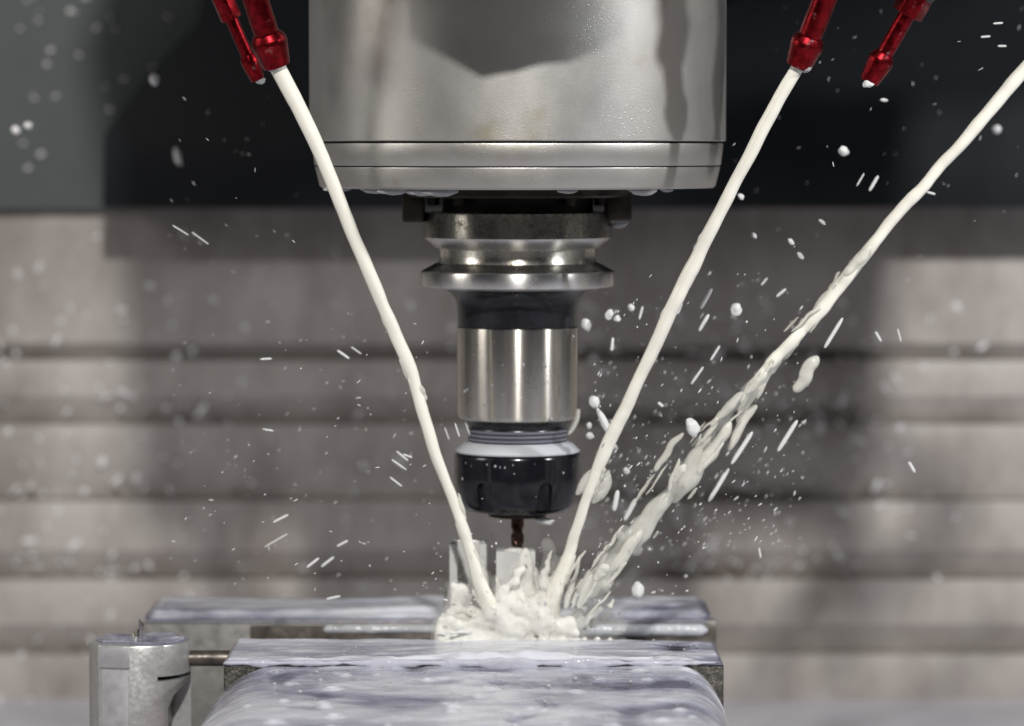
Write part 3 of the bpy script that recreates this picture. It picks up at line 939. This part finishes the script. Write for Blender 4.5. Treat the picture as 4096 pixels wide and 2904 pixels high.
# torn spray into which the far right stream dissolves
m = MB()
path = [(1930, 575), (1830, 695), (1720, 830), (1610, 950), (1520, 1080), (1420, 1195), (1310, 1330)]
for k in range(70):
    t = rnd.random() ** 0.85 * (len(path) - 1)
    i = min(int(t), len(path) - 2); f = t - i
    px, py = path[i][0] + (path[i + 1][0] - path[i][0]) * f, path[i][1] + (path[i + 1][1] - path[i][1]) * f
    sp_ = 8 + 30 * t / len(path)
    off = rnd.gauss(0, 1) * sp_
    L = rnd.uniform(16, 95); r_ = rnd.uniform(2, 6.5) * (1.7 if abs(off) < sp_ * 0.6 else 0.8)
    lg = ligament(px + off * 0.75, py + off * 0.62, rnd.gauss(126, 7), L, r_, -24 + rnd.uniform(-12, 12), k * 1.7)
    m.add(lg.v, lg.f)
o = m.build('torn_spray', MAT['torn'], angle=80)
tag(o, 'torn milky spray the far right stream dissolves into', kind='stuff')

# fine mist hanging round the splash and along the broken stream
def mist(name, density):
    m_ = bpy.data.materials.new(name); m_.use_nodes = True
    t = m_.node_tree
    t.nodes.remove(t.nodes['Principled BSDF'])
    v = t.nodes.new('ShaderNodeVolumePrincipled')
    v.inputs['Color'].default_value = (0.93, 0.925, 0.88, 1)
    v.inputs['Density'].default_value = density
    t.links.new(v.outputs[0], t.nodes['Material Output'].inputs['Volume'])
    return m_
MAT['mist'] = mist('coolant_mist', 75.0)
MAT['spray_mist'] = mist('coolant_spray_mist', 150.0)
cloud = [(c_, (r_ if not hasattr(r_, '__len__') else min(r_)) * 1.25 + 1.0) for c_, r_ in blobs]
for px, py, y, r_ in [(1290, 1330, -14, 5.5), (1330, 1375, -8, 5), (1245, 1270, -16, 4), (1225, 1220, -15, 3), (1380, 1400, -4, 4), (1000, 1425, -20, 3.5), (1150, 1440, -21, 3.5), (1260, 1435, -20, 4)]:
    cloud.append((seen(px, py, y), r_))
o = blob_mesh('splash_mist', cloud, 0.7, 0.5, 'soft mist of coolant around the splash', MAT['mist'], 9)
path = [(1900, 612), (1830, 695), (1720, 830), (1610, 950), (1520, 1080), (1420, 1195), (1310, 1330)]
cloud = []
for k in range(150):
    t = (k / 149) * (len(path) - 1.001)
    i = int(t); f = t - i
    w_ = 7 + 17 * t / len(path)
    px, py = path[i][0] + (path[i + 1][0] - path[i][0]) * f + rnd.gauss(0, 0.5) * w_, path[i][1] + (path[i + 1][1] - path[i][1]) * f + rnd.gauss(0, 0.5) * w_
    r_ = w_ / 6.87 * rnd.uniform(0.6, 1.1)
    cloud.append((seen(px, py, -24 + rnd.uniform(-2, 2)), r_))
blob_mesh('spray_mist', cloud, 0.6, 0.5, 'soft mist along the breaking far right stream', MAT['spray_mist'], 4)

# soft veil of liquid between the right stream and the posts
m = MB()
for k in range(13):
    t = rnd.random()
    px = 1205 + 110 * rnd.random() - 20 * t; py = 1415 - 125 * t
    lg = ligament(px, py, rnd.gauss(-78 + (px - 1250) * 0.25, 9), rnd.uniform(50, 110), rnd.uniform(5, 10.0) * (1.15 - 0.5 * t), -16 + rnd.uniform(-5, 6), k * 3.1 + 50)
    m.add(lg.v, lg.f)
o = m.build('splash_veil', MAT['veil'], angle=80)
tag(o, 'soft veil of coolant between the right stream and the posts', kind='stuff')

# ------------------------------------------------------------------ round stop post with rod at the left
po = empty('stop_post', (at(563, 2560, -18).x, -18, ZT))
tag(po, 'round scuffed aluminium post with flats, left of the vise', 'post')
pc = Vector((po.location.x / S, -18, 0))
pr = 200 * MMPX * (1104 / 1122)
poly = []
for k in range(97):
    a = R(-58 + 238 * k / 96)
    poly.append((pr * math.cos(a), pr * math.sin(a)))
poly += [(-pr * 1.0, -pr * 0.35), (-pr * 0.76, -pr * 0.80), (-pr * 0.10, -pr * 0.985)]
ptop = at(560, 2558, -18).z
M = Matrix.Translation((pc.x, pc.y, 0))
body = MB().prism(poly, ZT - 3, ptop, M).build('body', MAT['cast_alu'], po, bevel=0.5)
zz = at(740, 2690, -18).z
cm = MB().box(pc.x + pr * 0.42, pc.x + pr * 1.2, pc.y - pr * 1.2, pc.y + 3, zz - 0.7, zz + 0.7)
zc = at(740, 2780, -25).z
cm.add(*(lambda Q: ([(x, y, z) for y in (pc.y - pr * 1.3, pc.y + 2) for x, z in Q],
       [tuple(range(len(Q))), tuple(range(2 * len(Q) - 1, len(Q) - 1, -1))] + [(i, (i + 1) % len(Q), len(Q) + (i + 1) % len(Q), len(Q) + i) for i in range(len(Q))]))(
       [(pc.x + pr * 1.2, zc + 5), (pc.x + pr * 0.95, zc + 4), (pc.x + pr * 0.72, zc + 0.5), (pc.x + pr * 0.62, zc - 3.5), (pc.x + pr * 0.62, zc - 9), (pc.x + pr * 0.52, zc - 12), (pc.x + pr * 0.3, zc - 15), (pc.x + pr * 0.2, ZT - 9), (pc.x + pr * 1.2, ZT - 9)]))
cut(body, cm)
# flat plate on the facet
f0, f1 = Vector((-pr * 0.76, -pr * 0.80, 0)), Vector((-pr * 0.10, -pr * 0.985, 0))
dd = (f1 - f0).normalized(); nn_ = Vector((dd.y, -dd.x, 0))
ztp = at(480, 2672, -32).z
Q = [f0 + dd * 0.4 + nn_ * 0.02, f1 - dd * 0.2 + nn_ * 0.02, f1 - dd * 0.2 + nn_ * 0.5, f0 + dd * 0.4 + nn_ * 0.5]
MB().prism([(v.x, v.y) for v in Q], ztp, ptop - 0.5, M).build('facet', MAT['alu_flat'], body, bevel=0.3)
Q = [f0 + dd * 1.2 + nn_ * 0.02, f1 - dd * 0.8 + nn_ * 0.02, f1 - dd * 0.8 + nn_ * 0.25, f0 + dd * 1.2 + nn_ * 0.25]
MB().prism([(v.x, v.y) for v in Q], ZT, ztp - 0.6, M).build('facet', MAT['alu_flat'], body, bevel=0.1)
rz = at(830, 2632, -18).z
MB().tube([(pc.x + pr - 3, -18.5, rz), (XL + 3, -18.5, rz)], [2.55, 2.55], 36).build('rod', MAT['jaw_brown'], po)
# wet cap of coolant on the post
def cap(u, v):
    a = 2 * math.pi * u
    x, y = pr * v * math.cos(a), pr * v * math.sin(a)
    t = 0.5 + 0.7 * fbm(x / 9 + 4, y / 9, 3)
    return (pc.x + x * 0.96, pc.y + y * 0.9, ptop), (0, 0, 1), (max(-0.4, t) if v < 0.93 and y > -pr * 0.8 and not (x < -2 and y < -pr * 0.6) else -0.4)
sheet('coolant_pool', 'thin coolant puddle on top of the round post', cap, 72, 24)
ch = empty('metal_chip', at(555, 2550, -18))
tag(ch, 'small bright curled metal chip standing on the round post', 'metal chip')
vs, fs = [], []
base = at(553, 2558, -18)
for i in range(15):
    a = R(-60 + 210 * i / 14)
    for h in (0, 1):
        rr = 2.0 + 0.4 * h
        vs.append((base.x + rr * math.cos(a) - 0.5, base.y + rr * math.sin(a), base.z + (0.2 if h == 0 else 7.0 - 5.5 * (i / 14) ** 0.8)))
for i in range(14):
    fs.append((2 * i, 2 * i + 2, 2 * i + 3, 2 * i + 1))
o = MB().add(vs, fs).build('curl', MAT['chip'], ch)
bake(o, [('SOLIDIFY', dict(thickness=0.35 * S))]); finish(o)

# ------------------------------------------------------------------ drops
bm = bmesh.new(); bmesh.ops.create_icosphere(bm, subdivisions=3, radius=1)
drop_me = []
for s in range(5):
    me = bpy.data.meshes.new('droplet')
    b2_ = bm.copy()
    for v in b2_.verts:
        k = 1 + 0.24 * nz(v.co.x * 1.2 + s * 7, v.co.y * 1.2, v.co.z * 1.2) + 0.12 * nz(v.co.x * 2.6 + s * 7, v.co.y * 2.6, v.co.z * 2.6)
        v.co *= k * S
    b2_.to_mesh(me); b2_.free()
    me.polygons.foreach_set('use_smooth', [True] * len(me.polygons))
    drop_me.append(me)
cap_me = bpy.data.meshes.new('stretched')
b2_ = bm.copy()
for v in b2_.verts:
    x_ = v.co.x
    h_ = math.hypot(v.co.y, v.co.z) or 1e-6
    f_ = (1 - min(1, abs(x_)) ** 5) ** 0.5 / h_ if h_ > 1e-4 else 0
    v.co = Vector((x_, v.co.y * f_, v.co.z * f_)) * S
b2_.to_mesh(cap_me); b2_.free()
cap_me.polygons.foreach_set('use_smooth', [True] * len(cap_me.polygons))
bm.free()
def droplet(px, py, y, rx, ry=None, ang=0, label=None, group=None, mat='drop', name='coolant_droplet', loc=None):
    """rx along the image angle, ry across, in 2291 px"""
    ry = ry or rx
    base = cap_me if name == 'stretched_droplet' else drop_me[(int(px * 7 + py * 3)) % 5]
    key = base.name + mat
    me = DM.get(key)
    if me is None:
        me = base.copy(); me.materials.append(MAT[mat]); DM[key] = me
    o = bpy.data.objects.new(name, me)
    COL.objects.link(o)
    o.location = (loc or P(px, py, y)) * S
    k = (y + 1122) / 1122 / 6.87
    o.scale = (rx * k, ry * k, ry * k)
    o.rotation_euler = (0, R(ang), 0)
    tag(o, label, 'droplet', group)
    return o
DM = {}
big = [
    (1888, 338, -5, 12, 11, 0, 'largest round white droplet against the shaded upper panel right of the spindle'),
    (1647, 693, -20, 14, 14, 40, 'round white droplet between the two right hand streams'),
    (1550, 957, -30, 22, 15, 70, 'egg shaped white droplet beside the breaking stream'),
    (1427, 1322, -12, 20, 14, 85, 'oval white droplet just above the rear jaw, right of the splash'),
    (1390, 1200, -22, 11, 10, 20, 'white droplet between right stream and lowest torn strand'),
    (1312, 727, -8, 15, 11, 60, 'lumpy white droplet touching the top of the silver holder body'),
    (1363, 704, -12, 13, 9, 100, 'white droplet right of the black holder neck, larger of a pair'),
    (1381, 713, -12, 8, 8, 0, 'white droplet right of the black holder neck, smaller of a pair'),
    (1412, 688, -10, 8, 8, 0, 'small white droplet near the right stream at neck height'),
    (1330, 900, -16, 15, 12, 60, 'fat white droplet right of the silver holder body'),
    (1352, 945, -18, 34, 9, 62, 'long white droplet running into the right stream'),
    (1320, 975, -14, 9, 8, 0, 'white droplet beside the collar above the nut'),
    (1318, 952, -14, 6, 8, 0, 'small white droplet just above another beside the collar'),
    (1402, 1053, -12, 8, 8, 0, 'small white droplet right of the collet nut'),
    (1376, 1001, -12, 7, 7, 0, 'small white droplet right of the nut shoulder'),
    (1345, 1090, -24, 40, 19, 110, 'large blurred lump of coolant beside the collet nut'),
    (1310, 1080, -20, 34, 13, 120, 'ragged lump of coolant touching the collet nut'),
    (1218, 1166, -8, 22, 9, 5, 'milky drop hanging under the collet nut, right of the end mill'),
    (1285, 945, -2, 30, 8, 110, 'splash strand clinging beside the black collar'),
    (1658, 440, -10, 8, 6, 50, 'small bright droplet where the right stream passes the spindle bottom'),
    (1687, 527, -10, 8, 5, 40, 'small droplet right of the flanges'),
    (1770, 541, -10, 9, 5, 40, 'upper droplet of a pair left of the far right stream'),
    (1791, 572, -10, 10, 5, 45, 'lower droplet of a pair left of the far right stream'),
    (1840, 497, -10, 9, 4, 40, 'small grey droplet near the far right stream'),
    (1978, 224, -10, 9, 4, 0, 'flat white droplet under the idle nozzle'),
    (2230, 289, 90, 10, 10, 0, 'blurred grey droplet at the right edge'),
    (36, 291, 130, 11, 10, 0, 'blurred white droplet at the left edge, left of a pair'),
    (63, 281, 130, 10, 9, 0, 'blurred white droplet at the left edge, right of a pair'),
    (345, 178, 120, 10, 14, 0, 'blurred white droplet on the dark panel left of the nozzles'),
    (397, 350, 190, 20, 8, 75, 'long blurred grey droplet on the dark panel'),
]
for px, py, y, rx, ry, ang, lab in big:
    droplet(px, py, y, rx, ry, ang, lab, 'flying coolant droplets', 'mist_drop' if y > 50 else 'veil' if 'lump of' in lab or 'strand' in lab else 'drop')
# elongated flying drops
streaks = [
    (595, 803, 12, 3.5, -3), (768, 793, 15, 4, 35), (797, 784, 13, 3, 35), (628, 1160, 18, 4, -27), (618, 1209, 28, 3, -30), (700, 1259, 16, 4.5, -38), (733, 1257, 17, 4.5, -38),
    (766, 1216, 13, 4, -28), (600, 962, 12, 3, 10), (893, 1040, 19, 3, 35), (900, 1020, 16, 3, 40), (886, 1078, 16, 3, 38), (1000, 970, 14, 2.5, 70), (1023, 962, 15, 2.5, 72), (1046, 958, 15, 2.5, 72),
    (912, 1020, 10, 3, 20), (404, 515, 20, 2.5, 32), (448, 533, 22, 2.5, 36), (746, 1337, 15, 4, -12), (1120, 905, 16, 2, 70),
    (1608, 1085, 40, 7, 121), (1660, 1002, 40, 7, 123), (1762, 975, 38, 7, 122), (1865, 745, 36, 6, 121), (1580, 668, 24, 6, 119), (1575, 722, 20, 6, 120), (1710, 630, 10, 4, 130), (1748, 655, 13, 5, 140),
    (1520, 690, 13, 5, 112), (1560, 840, 22, 4, 125), (1600, 790, 18, 4, 122), (1955, 410, 18, 5, 120), (1925, 402, 15, 2.5, 120), (2083, 432, 9, 3.5, 15), (1410, 1140, 26, 8, 118), (1378, 1120, 22, 8, 100),
    (1965, 753, 12, 4, 60), (2012, 750, 14, 2.5, 75), (2040, 1045, 13, 5, 60), (1700, 1237, 11, 3, 80), (2205, 82, 10, 3, -4), (2233, 52, 10, 3, -4), (2242, 103, 9, 3, 0), (1478, 905, 7, 5, 40), (1434, 700, 14, 4, 105), (1370, 770, 14, 5, 95)]
marks = [(430, 525, 'against the dark band at left'), (680, 795, 'left of the left stream at holder height'), (900, 1040, 'just left of the left stream'), (1023, 960, 'between left stream and collar'),
         (650, 1200, 'left of the workpiece'), (1120, 905, 'in front of the silver body'), (1400, 1130, 'between collet nut and torn strand'), (1640, 1040, 'below the breaking stream'), (1810, 860, 'right of the breaking stream'),
         (1570, 720, 'between the two right streams'), (1390, 740, 'right of the black neck'), (1950, 405, 'beside the far right stream'), (1990, 750, 'far right at holder height'), (2230, 80, 'at the upper right edge')]
def streak_label(q_):
    px, py, rx, ry, ang = q_
    w = min(marks, key=lambda k: math.hypot(k[0] - px, k[1] - py))[2]
    a = (ang + 90) % 180 - 90
    tilt = 'level' if abs(a) < 16 else ('steep' if abs(a) > 60 else ('rising' if a < 0 else 'falling'))
    return ('long ' if rx > 25 else 'short ' if rx < 13 else '') + tilt + ' stretched droplet ' + w
sl = [streak_label(q_) for q_ in streaks]
word = ['highest', 'second from the top', 'third from the top', 'fourth from the top', 'fifth from the top', 'sixth from the top']
for q_, lab in zip(streaks, sl):
    px, py, rx, ry, ang = q_
    same = sorted([k for k, l in zip(streaks, sl) if l == lab], key=lambda k: k[1])
    if len(same) > 1: lab += ', ' + word[same.index(q_)]
    droplet(px, py, -14 + 20 * nz(px * 0.37, py * 0.41), rx * 1.1, ry * 0.72, ang, lab, 'stretched flying droplets', 'streak', 'stretched_droplet')
# drops hanging under the spindle nose
for i, (px, w, h) in enumerate([(838, 30, 9), (880, 34, 12), (945, 34, 14), (985, 40, 15), (1270, 22, 8), (1438, 32, 13), (1492, 14, 6), (755, 30, 7)]):
    ay = -math.sqrt(max(0.1, 63.2 ** 2 - ((px - 1158) / 6.87) ** 2)) * 0.93
    lab = ['leftmost but one', 'third from the left', 'fourth from the left', 'fifth from the left', 'sixth from the left, near the middle', 'seventh from the left, widest on the right', 'rightmost', 'leftmost'][i]
    q_ = P(px, 427, ay); q_.z = zn + 0.2
    droplet(px, 427, ay, w, h, 0, 'wet drop hanging under the spindle nose, ' + lab, 'drops hanging under the spindle nose', 'thin_drop', 'hanging_drop', q_)
# drops at the nozzle mouths and on the drive key
droplet(606, 150, -60, 14, 10, 12, 'milky drop hanging from the large left nozzle', 'drops at the nozzle mouths', 'thin_drop', 'hanging_drop')
droplet(583, 181, -41, 11, 8, -10, 'milky drop hanging from the small left nozzle', 'drops at the nozzle mouths', 'drop', 'hanging_drop')
droplet(1803, 152, -64, 14, 10, -25, 'milky drop hanging from the large right nozzle', 'drops at the nozzle mouths', 'thin_drop', 'hanging_drop')
droplet(1944, 186, -49, 14, 10, -15, 'milky drop hanging from the idle right nozzle', 'drops at the nozzle mouths', 'drop', 'hanging_drop')
droplet(1385, 497, -4, 22, 14, -10, 'clear drop hanging from the right drive key', 'drops at the nozzle mouths', 'thin_drop', 'hanging_drop')

# fine spray in the air
rnd = random.Random(21)
bm = bmesh.new(); bmesh.ops.create_icosphere(bm, subdivisions=1, radius=1)
iv = [v.co.copy() for v in bm.verts]; jf = [tuple(v.index for v in f.verts) for f in bm.faces]; bm.free()
def spray(name, n, gen, mat, label):
    m = MB()
    for _ in range(n):
        p_, r, el, d = gen()
        d = Vector(d).normalized()
        qt = Vector((1, 0, 0)).rotation_difference(d).to_matrix()
        e_ = 1 + 0.35 * (el > 1.6)
        m.add([p_ + qt @ Vector((v.x * r * el, v.y * r / e_, v.z * r / e_)) for v in iv], jf)
    o = m.build(name, MAT[mat], angle=80)
    tag(o, label, kind='stuff')
def near_splash():
    a = R(rnd.uniform(-165, -15))
    dist = abs(rnd.gauss(0, 1)) * 130 + 30
    px, py = 1190 + math.cos(a) * dist * 1.5, 1380 + math.sin(a) * dist * 0.9
    return P(px, py, rnd.uniform(-40, 25)), rnd.uniform(0.12, 0.45) * (1.3 if rnd.random() < 0.15 else 0.8), rnd.uniform(1, 2.2), (math.cos(a), rnd.uniform(-.4, .4), -math.sin(a))
spray('coolant_spray', 260, near_splash, 'drop', 'fine white coolant spray thrown up around the workpiece')
def right_spray():
    t = rnd.random()
    px = 1330 + 480 * rnd.random() ** 1.2; py = 1230 - 700 * t * rnd.uniform(0.3, 1)
    a = R(rnd.gauss(121, 14))
    return P(px, py, rnd.uniform(-45, 60)), rnd.uniform(0.08, 0.36), rnd.uniform(1, 4.0), (math.cos(a), rnd.uniform(-.3, .3), -math.sin(a))
spray('coolant_spray', 520, right_spray, 'drop', 'fine white coolant spray right of the tool holder')
def left_spray():
    px, py = rnd.uniform(380, 1000), rnd.uniform(700, 1340)
    a = R(rnd.gauss(-35, 30))
    return P(px, py, rnd.uniform(-45, 60)), rnd.uniform(0.08, 0.30), rnd.uniform(1, 4), (math.cos(a), rnd.uniform(-.3, .3), -math.sin(a))
spray('coolant_spray', 170, left_spray, 'drop', 'sparse coolant spray left of the tool holder')
def upper_spray():
    px, py = (rnd.uniform(1640, 2300), rnd.uniform(0, 640)) if rnd.random() < 0.7 else (rnd.uniform(380, 680), rnd.uniform(200, 640))
    a = R(rnd.gauss(120 if px > 1200 else 50, 25))
    return P(px, py, rnd.uniform(-50, 120)), rnd.uniform(0.07, 0.22), rnd.uniform(1, 7), (math.cos(a), rnd.uniform(-.3, .3), -math.sin(a))
spray('coolant_spray', 85, upper_spray, 'streak', 'faint coolant spray in front of the dark upper panel')
# splatter sticking to the rear wall
def splat():
    if rnd.random() < 0.62: px, py = rnd.gauss(1620, 230), rnd.uniform(660, 1300)
    elif rnd.random() < 0.6: px, py = rnd.uniform(-40, 420), rnd.uniform(620, 1600)
    else: px, py = rnd.uniform(-40, 1100), rnd.uniform(500, 1350)
    p_ = P(px, py, WY + 0.5)
    return p_, rnd.choice((0.8, 1.0, 1.3, 1.9)) * rnd.uniform(0.6, 1.2), rnd.uniform(1, 2.4), (0.5, 0, rnd.uniform(-1.5, 1.5))
spray('wall_splatter', 560, splat, 'mist_drop', 'blurred coolant spots sticking to the ribbed wall')
def splat_up():
    px, py = rnd.uniform(-40, 480), rnd.uniform(-40, 440)
    return P(px, py, 371), rnd.uniform(0.5, 1.5), rnd.uniform(1, 2), (1, 0, rnd.uniform(-1, 1))
spray('wall_splatter', 46, splat_up, 'mist_drop', 'blurred coolant spots on the upper panel at upper left')

# bubbles and fresh drops floating on the pooled coolant
def bubbles():
    x, y = rnd.uniform(-82, 54), -62 - 110 * rnd.random() ** 1.3
    return Vector((x, y, BZ - 3 * (-61.2 - y) / 173.8 + rnd.uniform(0.8, 1.3))), rnd.choice((0.25, 0.3, 0.4, 0.7)) * rnd.uniform(0.7, 1.1), rnd.uniform(1, 1.3), (1, 0, 0)
spray('coolant_bubbles', 90, bubbles, 'thin_drop', 'small white bubbles floating on the coolant over the casting')
def bubbles2():
    x, y = rnd.uniform(-86, 58), rnd.uniform(-60, -18)
    return Vector((x, y, ZJ + rnd.uniform(0.8, 1.4))), rnd.uniform(0.2, 0.45), rnd.uniform(1, 1.4), (1, 0, 0)
spray('coolant_bubbles', 45, bubbles2, 'thin_drop', 'small white bubbles on the coolant over the front jaw')

# added light blocker with hoses, unseen beyond the right edge of the picture; it keeps the right lamp off the middle of the wall
ta = empty('added_light_blocker', (295, 107, 80))
tag(ta, 'added light blocker with hoses, unseen beyond the right edge of the picture', 'light blocker')
Q = [(262, 40), (276, 28), (290, 34), (300, 16), (318, 20), (326, 44), (332, 110), (258, 110)]
MB().prism(Q, -122, -96, Matrix.Rotation(R(90), 4, 'X')).build('blocker_plate', MAT['head'], ta, bevel=1.5)
hose('hose', [(268, 100, 44), (272, 104, 24), (284, 108, 8), (300, 112, 2)], 6.0, ta)
hose('hose', [(318, 100, 30), (322, 104, 12), (316, 110, -4)], 5.0, ta)

# small clear drops clinging to the holder
def clinging():
    a = R(rnd.uniform(-70, 70))
    if rnd.random() < 0.65: r_, z = 243 * MMPX, rnd.uniform(at(2070, 1680, -20).z, at(2070, 1330, -20).z)
    else: r_, z = 253 * MMPX, rnd.uniform(at(2070, 1930, -20).z, at(2070, 1850, -20).z)
    return Vector((r_ * math.sin(a), -r_ * math.cos(a), z)), rnd.choice((0.2, 0.25, 0.3, 0.5)) * rnd.uniform(0.8, 1.2), rnd.uniform(1, 1.8), (0.15, 0, 1)
spray('clinging_drops', 28, clinging, 'thin_drop', 'tiny clear drops clinging to the silver body and black nut')
